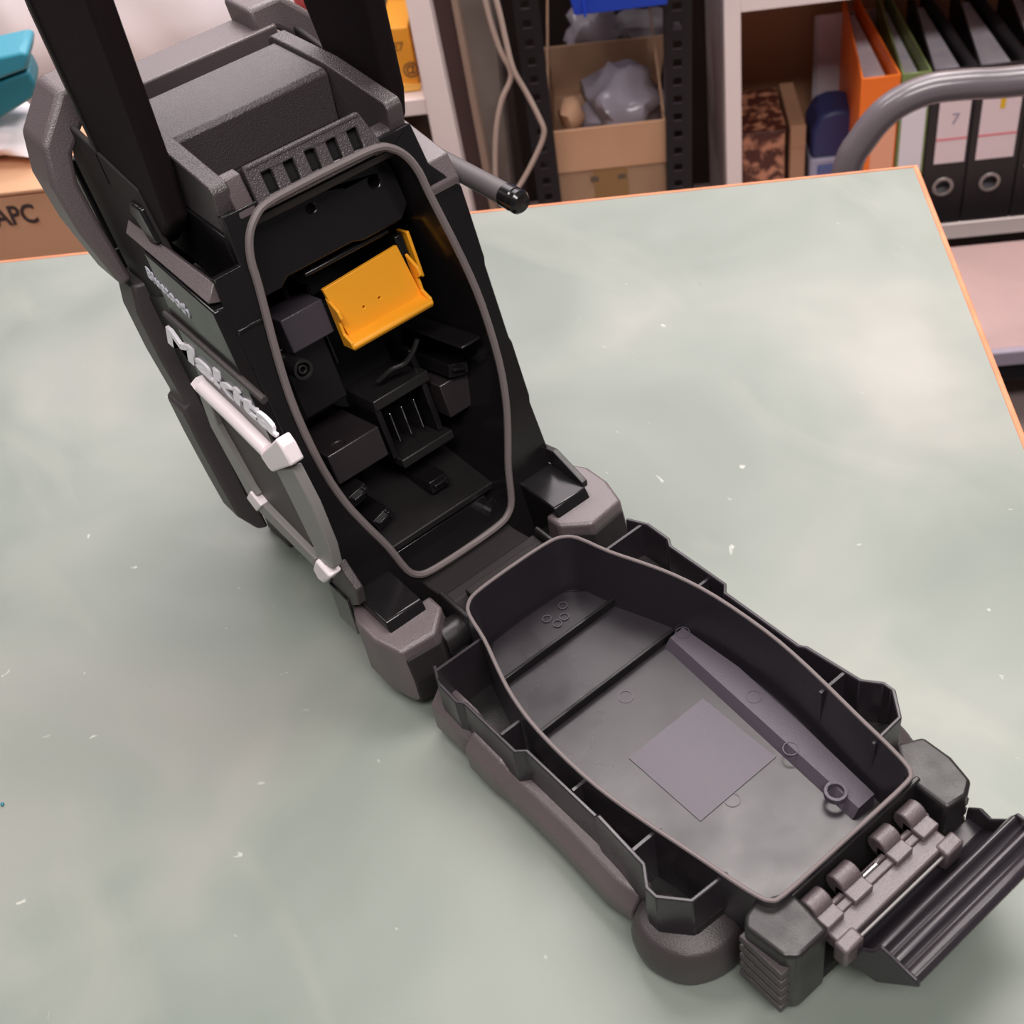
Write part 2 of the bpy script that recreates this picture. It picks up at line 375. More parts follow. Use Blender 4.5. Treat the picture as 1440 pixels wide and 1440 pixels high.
polyp('vent_shoulder', GRAIN, tow, yz((.0885, .266), (.0885, .268), (.096, .2740), (.104, .2740), (.104, .262)), .0325, .0485, SIDE)

# --- upper front bumper: a band round the top front edge
bf = empty('front_bumper', (0, .24, .28), radio)
def bar(pts_xz, y0, y1, name, m=BUMP, bev=.003, yl=None):
    def f(bm): prism(bm, pts_xz, -y1, -y0, FRONT)
    return part(name, m, bf, f, bevel=bev, seg=3)
bar([(-.060, .272), (.060, .272), (.060, .2915), (-.060, .2915)], .220, .250, 'top_bar', bev=.0015)
boxp('seam_strip', GLOSS, tow, -.052, .052, .2035, .222, .262, .272, bevel=0)
for s in (-1, 1):
    def corner(bm):
        # band that turns the corner and runs down, following the lean of the body
        out = [(.047, .303), (.070, .303), (.091, .282), (.096, .262), (.094, .235), (.086, .200)]
        inn = [(.047, .288), (.060, .288), (.078, .272), (.082, .258), (.081, .235), (.078, .200)]
        rs = []
        for (xo, zo), (xi, zi) in zip(out, inn):
            def yc(z): return .222 + (z - .29) * .27
            w0 = .030
            rs.append([(s * xo, yc(zo), zo), (s * xo, yc(zo) + w0, zo), (s * xi, yc(zi) + w0, zi), (s * xi, yc(zi), zi)])
        loft(bm, rs, True, True)
    part('corner_bumper', BUMP, bf, corner, bevel=.003, seg=3)
    def lower(bm):
        zz = [.196, .180, .150, .120, .118, .095, .060, .040, .026]
        xo = [.080, .084, .084, .082, .086, .086, .085, .084, .076]
        rs = []
        for z, x in zip(zz, xo):
            y = .222 + (z - .29) * .27
            rs.append([(s * x, y + .004, z), (s * x, y + .026, z), (s * .070, y + .026, z), (s * .070, y, z)])
        loft(bm, rs, True, True)
    part('lower_bumper', DBUMP, bf, lower, bevel=.002)
    def inner_frame(bm):
        prism(bm, yz((.135, .240), (.150, .274), (.222, .286), (.236, .262), (.212, .18), (.172, .055), (.115, .055)), s * .070, s * .0735, SIDE)
    part('side_wall', DBUMP2, bf, inner_frame, bevel=.001)
def fr_panel(bm):
    prism(bm, [(-.072, .05), (.072, .05), (.072, .26), (-.072, .26)], -.172, -.162, FACE)
part('front_face', SATIN, bf, fr_panel, bevel=.001)
for x in (-.042, .042): boxp('foot', DBUMP, bf, x - .02, x + .02, .150, .180, 0, .052, bevel=.002)

# --- left side: ledge, panel, writing, speaker
sp = empty('speaker_side', (-.076, .09, .13), radio)
XL = -.0805
def lyz(z, d): return yr(z) + d
polyp('side_panel', GLOSS, sp, [(lyz(.235, 0), .235), (yr(.235) + .075, .239), (.152, .236), (.140, .16), (.118, .075), (.070, .066), (yr(.06) + .012, .062), (yr(.09), .09)], -.0735, XL, SIDE, bevel=.001)
def ledge(bm):
    A = [(-0.0735,0.0847,0.2468), (-0.0805,0.082,0.2392), (-0.0805,0.1714,0.2433), (-0.0735,0.1808,0.2448)]
    B = [(-.0700, p[1], p[2] - .004) for p in A]
    solid(bm, A, B)
part('ledge', BUMP, sp, ledge, bevel=.0006)
def divider(bm):
    A = (-0.0815,0.152,0.2012); B = (-0.0815,0.0478,0.1977)
    tube(bm, [A, B], .0021, 8)
part('divider_strip', DBUMP, sp, divider, smooth=True)
def side_text(name, s, u0, u1, h, m, x, **k):
    P0, P1 = Vector(u0), Vector(u1); ax = (P1 - P0); L_ = ax.length; ax.normalize()
    # readable from outside the left face: runs from the front towards the back
    up = Vector((-1, 0, 0)).cross(ax); 
    M = fr(P0, ax, up, (-1, 0, 0))
    return text(name, s, m, sp, M, h, width=L_, **k)
side_text('small_lettering', 'Bluetooth', (-0.0808,0.1593,0.2212), (-0.0808,0.1161,0.2144), .0105, LOGD, 0, font_off=.0002)
side_text('logo_lettering', 'Makita', (-0.0808,0.1685,0.1732), (-0.0808,0.0482,0.172), .0200, LOGO, 0, font_off=.0006, extrude=.0010, shear=.2)
frm = empty('speaker_frame', (-.082, .09, .13), radio)
def bar3(name, m, pts, w=.003, d0=-.0790, d1=-.0860, bev=.0008):
    """flat bar following 3-d points, given as (outer, inner) pairs in the side plane"""
    def f(bm):
        rs = []
        for (po, pi) in pts:
            rs.append([(d0, po[1], po[2]), (d1, po[1], po[2]), (d1, pi[1], pi[2]), (d0, pi[1], pi[2])])
        loft(bm, rs, True, True)
    return part(name, m, frm, f, bevel=bev)
part('top_rail', SILV, frm, lambda bm: tube(bm, [(-0.083,0.1335,0.1619), (-0.083,0.0973,0.1594), (-0.083,0.0631,0.1555)], .0047, 14), smooth=True)
part('rail_cap', SILV, frm, lambda bm: tube(bm, [(-0.083,0.1357,0.1638), (-0.083,0.132,0.1617)], .0052, 6))
bar3('rail_end', SILV, [((-0.087,0.035,0.1835), (-0.087,0.0666,0.1529)), ((-0.087,0.0306,0.1801), (-0.087,0.0606,0.1475)), ((-0.087,0.0263,0.1707), (-0.087,0.0564,0.1471))], d1=-.0875, bev=.0012)
bar3('rear_rail', SILD, [((-0.085,0.0329,0.1637), (-0.085,0.0572,0.1463)), ((-0.085,0.0233,0.1428), (-0.085,0.049,0.1243)), ((-0.085,0.0189,0.1152), (-0.085,0.0407,0.0982)), ((-0.085,0.0211,0.097), (-0.085,0.0417,0.086))], d1=-.085)
bar3('front_rail', SILD, [((-0.085,0.1377,0.1587), (-0.085,0.1239,0.1623)), ((-0.085,0.1398,0.1285), (-0.085,0.1267,0.1362)), ((-0.085,0.1208,0.0885), (-0.085,0.1074,0.1007)), ((-0.085,0.118,0.0845), (-0.085,0.1031,0.0968))], d1=-.085)
bar3('bottom_rail', SILV, [((-0.085,0.1199,0.0855), (-0.085,0.1094,0.0972)), ((-0.085,0.1102,0.0803), (-0.085,0.0987,0.0928))], d1=-.0865)
bar3('bottom_rail', SILD, [((-0.085,0.1102,0.0803), (-0.085,0.0987,0.0928)), ((-0.085,0.05,0.0774), (-0.085,0.0438,0.0879))], d1=-.0855)
bar3('bottom_corner', SILV, [((-0.086,0.0479,0.0786), (-0.086,0.0388,0.0924)), ((-0.086,0.0449,0.0721), (-0.086,0.0321,0.0912)), ((-0.086,0.0382,0.0736), (-0.086,0.0251,0.089))], d1=-.0875, bev=.0015)
gq = [(-0.0815,0.1389,0.1455), (-0.0815,0.0789,0.1385), (-0.0815,0.0567,0.141), (-0.0815,0.0515,0.1058), (-0.0815,0.0531,0.0759), (-0.0815,0.1159,0.0774), (-0.0815,0.1281,0.08), (-0.0815,0.1463,0.1224)]
def grille(bm): solid(bm, gq, [(-.0795, p[1], p[2]) for p in gq])
part('speaker_grille', GRIL, frm, grille)

# --- right side ledge
def rl(bm):
    prism(bm, yz((yr(.235) - .0, .222), (yr(.235), .238), (yr(.24) + .006, .250), (.150, .262), (.150, .222)), .0560, .0745, SIDE)
part('ledge', BUMP, radio, rl, bevel=.001)
def ll(bm):
    prism(bm, yz((yr(.235) - .0, .205), (yr(.215), .222), (.150, .222), (.150, .205)), -.0560, -.0735, SIDE)
part('arm_pocket', GLOSS, radio, ll, bevel=.001)

# --- carrying handle: two flat arms and the grip above the picture
hd = empty('carry_handle', (0, .15, .26), radio)
for s in (-1, 1):
    def arm(bm):
        if s < 0: pr = yz((.124, .262), (.122, .300), (.122, .390), (.122, .455), (.150, .485), (.215, .485), (.217, .350), (.198, .262), (.178, .238), (.150, .238))
        else: pr = yz((.116, .264), (.112, .280), (.116, .390), (.116, .455), (.140, .485), (.205, .485), (.200, .400), (.181, .313), (.166, .272), (.150, .250), (.124, .253))
        prism(bm, pr, s * .0595, s * .0720, SIDE)
    part('handle_arm', HARM, hd, arm, bevel=.003, seg=3)
def groove(bm): prism(bm, yz((.1900, .262), (.2080, .350), (.2070, .475), (.2040, .475), (.2050, .352), (.1870, .262)), -.0715, -.0735, SIDE)
part('arm_rib', SATIN, hd, groove, bevel=.0006)
boxp('handle_grip', HARM, hd, -.062, .062, .150, .210, .455, .482, bevel=.008)
def pivot(bm): prism(bm, [(p[1], p[2]) for p in ((-0.074,0.1609,0.264), (-0.074,0.148,0.2648), (-0.074,0.1434,0.2557), (-0.074,0.1401,0.2468), (-0.074,0.1507,0.2433), (-0.074,0.1598,0.2534), (-0.074,0.1661,0.256))], -.070, -.0760, SIDE)
part('pivot_cover', GLOSS, hd, pivot, bevel=.0012)

# --- aerial: grey grip rod with a dark tip, folded along the right side
an = empty('antenna', (.085, .14, .24), radio); an['label'] = 'grey folded aerial rod with a dark knurled tip'
a_, b_ = Vector((0.082,0.1503,0.2346)), Vector((0.082,0.0388,0.2345))
d_ = (b_ - a_).normalized()
part('aerial_rod', RUBG, an, lambda bm: tube(bm, [a_, a_ + d_ * .02, b_ - d_ * .012], [.0052, .0058, .0060], 16), smooth=True)
def tip(bm):
    p = b_ - d_ * .012
    tube(bm, [p, p + d_ * .001, p + d_ * .008, p + d_ * .009, p + d_ * .0095, p + d_ * .0125, p + d_ * .0145, p + d_ * .0152],
         [.0060, .0066, .0066, .0058, .0066, .0066, .0050, .0008], 16)
part('aerial_tip', GLOSS, an, tip, smooth=True)

# --- rear bottom: sill, hinge block and corner bumpers
hb = empty('hinge_base', (0, .01, .03), radio)
polyp('sill', DBUMP2, hb, yz((.032, .0385), (.024, .0385), (.008, .042), (.004, .047), (-.004, .047), (-.012, .040), (.004, .020), (.04, .012)), -.033, .033, SIDE)
polyp('hinge_shelf', DBUMP2, hb, yz((-.004, .051), (-.021, .051), (-.023, .048), (-.021, .040), (-.004, .036)), -.024, .026, SIDE)
for s in (-1, 1):
    # glossy block between gasket and corner
    polyp('gloss_block', GLOSS, hb, yz((.046, .012), (.045, .056), (.030, .0585), (.002, .0585), (-.003, .050), (-.003, .012)), s * .049, s * .074, SIDE, bevel=.001)
    def cb(bm):
        top = [(s * .073, .030), (s * .073, .004), (s * .045, .004), (s * .045, -.008), (s * .060, -.021), (s * .0850, -.0185), (s * .0905, .000), (s * .0905, .018), (s * .084, .030)]
        bot = [(s * .073, .034), (s * .073, .006), (s * .045, .006), (s * .045, -.010), (s * .060, -.024), (s * .0850, -.0215), (s * .0905, -.004), (s * .0905, .018), (s * .084, .034)]
        low = [(x * .97, y + .004) for x, y in bot]
        for p, q in ((top, bot),):
            k = .925 if s < 0 else 1.0
            low = [(x * k * .93, y * .7 + .004) for x, y in bot]; bo2 = [(x * k, y) for x, y in bot]; to2 = [(x * k, y + .002) for x, y in top]
            rs = [ring(W, low, .0), ring(W, bo2, .014), ring(W, bo2, .030), ring(W, to2, .0525)]
            loft(bm, rs, True, True)
    part('corner_bumper', BUMP, hb, cb, bevel=.0022, seg=3)
    def insert(bm):  # added dark plate covering the bumper's front face
        kk = .925 if s < 0 else 1.0
        pl = [(.050, -.006), (.0447, -.0108), (.0597, -.0252), (.0835, -.0228), (.0830, -.018), (.06, -.018)]
        prism(bm, [(s * x * kk, y) for x, y in pl], .012, .030, top=None)
        prism(bm, [(s * x * kk, y) for x, y in pl], .030, .046, top=[(s * x * kk, y + .0035) for x, y in pl])
    part('dark_front_plate', DBUMP2, hb, insert, bevel=.001)
    part('hinge_barrel', SATIN, hb, lambda bm: cyl(bm, (s * .036, -.014, .036), (s * .052, -.014, .036), .010, 24), bevel=.0008)
    boxp('hinge_cheek', SATIN, hb, min(s * .034, s * .037), max(s * .034, s * .037), -.024, .004, .02, .052, bevel=.001)
def tab_(bm):
    q = [(-0.079,0.0461,0.0733), (-0.079,0.0303,0.0899), (-0.079,0.0171,0.0768), (-0.079,0.0197,0.0628), (-0.079,0.0326,0.0525), (-0.079,0.0479,0.0587)]
    solid(bm, q, [(-.0735, p[1], p[2]) for p in q])
part('rear_tab', DBUMP, hb, tab_, bevel=.001)
boxp('fin', GLOSS, hb, -.0805, -.0785, .030, .050, .030, .060, bevel=.0006)
polyp('bright_facet', SATIN, hb, yz((.044, .058), (.046, .066), (.030, .070), (.004, .0605), (.004, .056)), .0735, .0775, SIDE, bevel=.0006)

# ================================================================= DOOR (part of the radio, lies open on the bench)
dr = empty('battery_door', (0, -.15, 0), radio); dr['label'] = 'open tub-shaped battery door lying flat on the bench'
Y0 = -.022
HWD = [h for h in HW if h[0] < .19] + [(.20, .0538), (.216, .0515), (.229, .0490), (.2345, .0465), (.2365, .041), (.2368, .015)]
def dn(pts): return [(x, Y0 - v) for x, v in pts]
ZR = .064
def tub(bm):
    rs = [ring(W, dn(outline(.0012, 3, HWD)), .022), ring(W, dn(outline(.0012, 3, HWD)), ZR), ring(W, dn(outline(-.0008, 3, HWD)), ZR), ring(W, dn(outline(-.0045, 3, HWD)), .024)]
    loft(bm, rs)
part('tub_wall', TUBP, dr, tub, smooth=True, ang=50)
part('tub_rim', GASK, dr, lambda bm: tube(bm, [(x, y, ZR + .0004) for x, y in dn(outline(.0002, 3, HWD))], .0011, 8, closed=True), smooth=True)
part('tub_floor', TUBP, dr, lambda bm: plate(bm, dn(outline(-.002, 3, HWD)), [], .018, .024))
# the floor is stepped: shallow end, two cross ribs, a lighter, rougher pad, a long raised side ledge
part('floor_step', TUBP, dr, lambda bm: plate(bm, [(-.028, -.028), (.028, -.028), (.037, -.036), (.041, -.0545), (-.041, -.0545), (-.037, -.036)], [], .0235, .0262), bevel=.0010)
fl = .024
for y in (-.055, -.096):
    boxp('floor_rib', GLOSS, dr, -.0455 if y > -.06 else -.055, .0455 if y > -.06 else .055, y - .0010, y + .0010, fl - .001, fl + .006, bevel=.0004)
polyp('lighter_pad', TUBM, dr, [(-.024, -.138), (.030, -.138), (.030, -.190), (-.024, -.190)], fl - .001, fl + .0005, bevel=0)
part('side_ledge', TUBM, dr, lambda bm: prism(bm, [(.040, -.098), (.0540, -.098), (.0555, -.140), (.051, -.190), (.0450, -.240), (.029, -.240)], .0235, .0300, top=[(.0440, -.099), (.0540, -.099), (.0555, -.140), (.051, -.190), (.0450, -.240), (.0335, -.240)]))
for p, z in (((0.0017,-0.108,0.024), fl), ((-0.0039,-0.1922,0.024), fl), ((0.0512,-0.1015,0.03), .030), ((0.0467,-0.1591,0.03), .030), ((0.036,-0.1944,0.03), .030)):
    part('ejector_mark', TUBM, dr, lambda bm: plate(bm, circle(p[0], p[1], .0042, 20), [circle(p[0], p[1], .0037, 20)], z - .0005, z + .0003))
pc = (0.0319,-0.227,0.03)
part('screw_boss', TUBM, dr, lambda bm: plate(bm, circle(pc[0], pc[1], .0058, 24), [circle(pc[0], pc[1], .0040, 24)], .029, .0325), bevel=.0005)
part('moulded_mark', TUBM, dr, lambda bm: [plate(bm, circle(a, b, .0028, 14), [circle(a, b, .0023, 14)], .0265, .0272) for a, b in ((.008, -.044), (.014, -.043), (.019, -.036), (.006, -.037))])

# outer side walls and webs between them and the tub
def wallstrip(bm, pts, th, z0, zs):
    """thin upright wall along pts; zs = top heights"""
    P = [Vector((p[0], p[1], 0)) for p in pts]; rs = []
    for i, p in enumerate(P):
        d = (P[min(i + 1, len(P) - 1)] - P[max(i - 1, 0)]).normalized(); nn = Vector((d.y, -d.x, 0)) * th / 2
        a, b = p - nn, p + nn
        rs.append([(a.x, a.y, z0), (b.x, b.y, z0), (b.x, b.y, zs[i]), (a.x, a.y, zs[i])])
    loft(bm, rs, True, True)
WALL = [(.0705, -.038), (.0760, -.050), (.0765, -.066), (.0740, -.070), (.0745, -.112), (.0700, -.116), (.0700, -.168), (.0715, -.172), (.0735, -.205), (.0800, -.214), (.0800, -.220), (.0700, -.232), (.0490, -.233)]
WZ = [.054, .054, .054, .054, .055, .055, .055, .062, .062, .061, .061, .061, .061]
for s in (-1, 1):
    wz = WZ if s < 0 else [.062, .062, .061, .060, .060, .060, .060, .061, .062, .062, .062, .061, .061]
    part('side_wall', TUBP, dr, lambda bm: wallstrip(bm, [(s * x, y) for x, y in WALL], .0022, .020, wz), bevel=.0005, seg=1)
    for (y, xi, xo, z) in ((-.047, .044, .0745, .061), (-.100, .0615, .0735, .056), (-.150, .0610, .069, .056), (-.196, .0545, .0725, .061)):
        part('web', TUBP, dr, lambda bm: box(bm, min(s * xi, s * xo), max(s * xi, s * xo), y - .0008, y + .0008, .022, z))
    def und(bm):
        o = [(s * .040, -.040), (s * .0700, -.044), (s * .0740, -.060), (s * .0740, -.112), (s * .0700, -.170), (s * .0740, -.208), (s * .0780, -.218), (s * .0680, -.230), (s * .04, -.23)]
        prism(bm, o, .012, .0225)
    part('underside', SATIN, dr, und, bevel=.001)
    # side bumper: runs along the foot of the wall
    def sb(bm):
        ys = [-.036, -.040, -.066, -.072, -.074, -.098, -.104, -.150, -.186, -.200]
        xo = [.076, .0800, .0800, .0775, .0830, .0830, .0815, .0815, .0830, .0800]
        zt = [.034, .036, .036, .033, .034, .034, .029, .029, .030, .026]
        rs = []
        for y, x, z in zip(ys, xo, zt):
            rs.append([(s * .066, y, .004), (s * (x - .003), y, .003), (s * x, y, .010), (s * x, y, z - .008), (s * (x - .006), y, z), (s * .066, y, z + .002)])
        loft(bm, rs, True, True)
    part('side_bumper', BUMP if s < 0 else DBUMP, dr, sb, bevel=.0015)
    def cbn(bm):
        o = smooth_path([(s * .068, -.200, 0), (s * .084, -.204, 0), (s * .0890, -.213, 0), (s * .0890, -.224, 0), (s * .082, -.239, 0), (s * .066, -.247, 0), (s * .050, -.245, 0), (s * .047, -.230, 0), (s * .06, -.215, 0)], 4, True)
        c = Vector((s * .066, -.226, 0))
        def sc_(k): return [((p - c) * k + c) for p in o]
        loft(bm, [[(p.x, p.y, z) for p in sc_(k)] for k, z in ((.86, 0), (.97, .005), (1, .012), (1, .018), (.94, .026), (.80, .030))], True, True)
    part('corner_bumper', DBUMP, dr, cbn, smooth=True, ang=60)
    def ribf(bm):
        o = [(s * .0705, -.215), (s * .0785, -.220), (s * .0785, -.2235), (s * .0690, -.2335), (s * .050, -.2345), (s * .050, -.225)]
        prism(bm, o, .012, .036)
    part('corner_post', SATIN, dr, ribf, bevel=.0008)
    # pocket floor between the corner wall and the tub
    # end block with grooves
    def eb(bm):
        prism(bm, [(s * .034, -.2575), (s * .050, -.250), (s * .058, -.252), (s * .062, -.256), (s * .060, -.276), (s * .055, -.281), (s * .037, -.281)] if s < 0 else
              [(s * .046, -.2535), (s * .058, -.240), (s * .070, -.246), (s * .070, -.262), (s * .066, -.276), (s * .058, -.280), (s * .046, -.278)], .010, .0595)
    part('end_block', SATIN, dr, eb, bevel=.002, seg=3)
    for k in range(5):
        z = .013 + k * .0080
        part('groove_rib', DBUMP, dr, lambda bm: box(bm, min(s * .0575, s * .0632), max(s * .0575, s * .0632), -.2785, -.2535, z, z + .0050), bevel=.0006)
# end wall of the door beyond the tub, and the latch plate set in it
boxp('end_wall', SATIN, dr, -.037, .050, -.2605, -.2575, .012, .0605, bevel=.0008)
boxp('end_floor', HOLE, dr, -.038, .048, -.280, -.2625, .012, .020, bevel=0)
def lp(bm):
    box(bm, -.034, .040, -.286, -.276, .040, .049)
part('latch_plate', BUMP, dr, lp, bevel=.001)
for k, (x0, x1) in enumerate(((-.034, -.023), (-.016, -.004), (.012, .023), (.030, .041))):
    def kn(bm):
        tube(bm, [(x0, -.2665, .052), (x1, -.2665, .052)], .0056, 14)
        box(bm, x0, x1, -.2785, -.2665, .046, .053)
    part('latch_knuckle', BUMP, dr, kn, bevel=.0006, seg=1)
part('latch_pin', STEEL, dr, lambda bm: cyl(bm, (-.003, -.2715, .0500), (.006, -.2715, .0500), .0014, 10))
part('latch_axle', BUMP, dr, lambda bm: cyl(bm, (-.036, -.2705, .0490), (.043, -.2705, .0490), .0014, 10))
boxp('latch_bridge', BUMP, dr, -.023, .030, -.2765, -.2725, .046, .0505, bevel=.0006)
boxp('latch_rod', SILD, dr, -.026, .034, -.2885, -.2872, .0445, .0465, bevel=.0004)
for x0, x1 in ((-.036, -.024), (.032, .044)):
    boxp('latch_ear', BUMP, dr, x0, x1, -.2905, -.283, .036, .050, bevel=.0014)
# the pull lever: a curved channel lying beyond the latch
def lever(bm):
    prof = [(-.279, .034), (-.288, .034), (-.2950, .040), (-.2985, .057), (-.2998, .0600), (-.3018, .0600), (-.3035, .0565), (-.3060, .0560), (-.3072, .0590), (-.3098, .0592), (-.3112, .0565), (-.3135, .0558), (-.3148, .0580), (-.3180, .0585), (-.3205, .0560), (-.3200, .0530), (-.3120, .0420), (-.3020, .0310), (-.2880, .0270), (-.279, .0280)]
    prism(bm, prof, -.0270, .0640, SIDE)
part('pull_lever', TUBP, dr, lever, bevel=.0008)
for s, x in ((-1, -.0285), (1, .0635)):
    polyp('lever_cheek', TUBP, dr, yz((-.278, .040), (-.284, .046), (-.290, .044), (-.297, .052), (-.301, .0615), (-.320, .0595), (-.3215, .056), (-.302, .0300), (-.288, .0255), (-.278, .0260)), x, x + .0020, SIDE, bevel=.0008)

# ================================================================= ROOM AND BACKGROUND
FZ = -.64
def bgfloor():
    m = mat('pinkish_concrete', (.34, .26, .25), .55, col2=(.42, .33, .31), nscale=4)
    o = part('floor', m, None, lambda bm: box(bm, -3, 3.5, -2.5, 3.8, FZ - .05, FZ, BM)); tag(o, kind='structure')
    m2 = mat('dim_painted_wall', (.30, .25, .22), .8, col2=(.25, .21, .19), nscale=3)
    o = part('wall_back', m2, None, lambda bm: box(bm, -3, 3.5, 3.8, 3.85, FZ, 2.4, BM)); tag(o, kind='structure')
bgfloor()
WHT = mat('pinkish_white_laminate', (.92, .79, .77), .45)
BRN = mat('brown_hardboard', (.46, .25, .14), .6, col2=(.52, .29, .17), nscale=6)
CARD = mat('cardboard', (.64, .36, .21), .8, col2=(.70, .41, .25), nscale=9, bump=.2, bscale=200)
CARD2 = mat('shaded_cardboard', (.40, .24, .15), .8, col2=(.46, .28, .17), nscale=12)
BLK = mat('black_painted_steel', (.012, .010, .012), .45)
PLAS = mat('clear_plastic_film', (.50, .48, .55), .15, alpha=.55, bump=.8, bscale=30)
BAG = mat('white_plastic_bag', (1.0, .93, .97), .4, bump=.9, bscale=14)
def bl(s, t, z): return BM @ Vector((s, t, z))

# ---- white cabinet with binders
cab = tag(empty('storage_cabinet', bl(.6, 1.3, FZ)), 'pinkish white open cabinet holding the ring binders behind the bench', 'cabinet')
ts = 1.15
c0, c1 = (0.2501,1.15,-0.1383), (0.237,1.15,-0.4057)
zb = (0.647,1.15,-0.5124)[2]; zt = (0.2665,1.15,-0.1563)[2]
boxp('side_panel', WHT, cab, c1[0], c1[0] + .022, ts, ts + .33, FZ, .25, BM, bevel=.001)
boxp('side_panel', WHT, cab, 1.30, 1.322, ts, ts + .33, FZ, .25, BM, bevel=.001)
boxp('bottom_board', WHT, cab, c1[0] + .022, 1.30, ts, ts + .33, zb - .026, zb, BM, bevel=.001)
boxp('shelf_board', WHT, cab, c1[0] + .022, 1.30, ts, ts + .33, zt, zt + .022, BM, bevel=.001)
boxp('back_panel', BRN, cab, c1[0] + .022, 1.30, ts + .33, ts + .336, FZ, .25, BM, bevel=0)
boxp('under_gap_board', mat('under_gap_shade', (.03, .022, .02), .7), cab, c1[0] + .022, 1.30, ts + .05, ts + .06, FZ, zb - .026, BM, bevel=0)  # dark board put in for the shade of the gap under the cabinet

def binder(name, s, width, col, label, lab=None, lean=0.0, hole=True, dep=.275, ht=.242, edge=None, open_=1.0):
    m = mat(name + '_cover', col, .5); r = tag(empty('ring_binder', bl(s + width / 2, ts + .14, zb)), label, 'binder')
    r['group'] = 'ring binders in the cabinet'
    L = lean
    M = BM @ Matrix.Translation((s, ts + .003, zb + .001)) @ fr((0, 0, 0), (1, 0, 0), (0, 1, 0), (L, 0, 1))
    ring_h = []
    def spine(bm):
        hs = [circle(width / 2, .062, .0105, 20)] if hole else []
        plate(bm, [(0, 0), (width, 0), (width, ht), (0, ht)], hs, 0, .003, M @ fr((0, .003, 0), (1, 0, 0), (0, 0, 1), (0, -1, 0)))
    part('spine', m, r, spine, bevel=.0006, seg=1)
    def cov(sd):
        def f(bm):
            x0 = 0 if sd < 0 else width - .0025; far = width * (.5 - .16 * open_) if sd < 0 else width * (.5 + .16 * open_) 
            prism(bm, [(x0, .003), (x0 + .0025, .003), (far + .0025, dep), (far, dep)], 0, ht, M)
        return f
    part('cover', m, r, cov(-1)); part('cover', m, r, cov(1))
    pm = mat('binder_paper', (.74, .70, .76), .7, col2=(.62, .60, .70), nscale=40)
    def pp(bm): prism(bm, [(width * .16, .022), (width * .80, .022), (width * .62, dep - .03), (width * .42, dep - .03)], .004, ht - .022, M)
    part('paper_stack', pm, r, pp)
    if hole:
        part('finger_ring', mat('dull_nickel', (.42, .40, .38), .35, metal=.6), r, lambda bm: plate(bm, circle(width / 2, .062, .0150, 24), [circle(width / 2, .062, .0103, 24)], .003, .0045, M @ fr((0, .003, 0), (1, 0, 0), (0, 0, 1), (0, -1, 0))), bevel=.0005)
    if lab:
        lc, z0, z1, x0, x1 = lab
        MM = M @ fr((0, .003, 0), (1, 0, 0), (0, 0, 1), (0, -1, 0))
        lo = part('spine_label', mat('label_' + name, lc, .6), r, lambda bm: box(bm, x0, x1, z0, z1, .003, .0036, MM))
        return r, lo, MM
    return r, None, None
def stripe(lo, MM, x0, x1, z0, z1, col, name='label_stripe'):
    part(name, mat('ink_%.2f_%.2f_%.2f' % col, col, .6), lo, lambda bm: box(bm, x0, x1, z0, z1, .0036, .0039, MM))
sA = (0.5093,1.15,-0.404)[0]; sB = (0.5712,1.15,-0.5059)[0]; sC = (0.6407,1.15,-0.5033)[0]
binder('orange', .421, .052, (.95, .20, .02), 'bright orange ring binder, first from the left in the cabinet', ((.88, .42, .26), .10, .20, .018, .050), hole=True, lean=.0)
r, lo, MM = binder('green', .475, .039, (.20, .26, .09), 'olive green ring binder with white label, between orange and black binders', ((.78, .74, .80), .040, .205, .004, .036), hole=False)
for k in range(4): stripe(lo, MM, .010, .028, .065 + k * .008, .070 + k * .008, (.10, .12, .25), 'label_print')
r, lo, MM = binder('black', .516, .059, (.022, .018, .020), 'black ring binder with pale label beside the green binder', ((.80, .66, .68), .100, .222, .013, .055))
stripe(lo, MM, .013, .055, .136, .139, (.75, .20, .24)); text('label_print', '7', mat('ink_7', (.35, .3, .4), .6), lo, MM @ Matrix.Translation((.030, .160, .0038)), .024)
r, lo, MM = binder('black', .5765, .069, (.022, .018, .020), 'black ring binder with yellow mark on its label, second black one', ((.80, .66, .60), .100, .222, .010, .062))
stripe(lo, MM, .010, .062, .136, .139, (.75, .20, .24)); stripe(lo, MM, .034, .041, .176, .20, (.80, .48, .02), 'yellow_mark')
r, lo, MM = binder('black', .647, .070, (.022, .018, .020), 'black ring binder at the right edge, cut by the photograph', ((.80, .66, .64), .08, .222, .010, .062))
stripe(lo, MM, .010, .062, .136, .139, (.75, .20, .24))
binder('black', .719, .070, (.022, .018, .020), 'black ring binder hidden mostly beyond the right edge of the photograph', None)

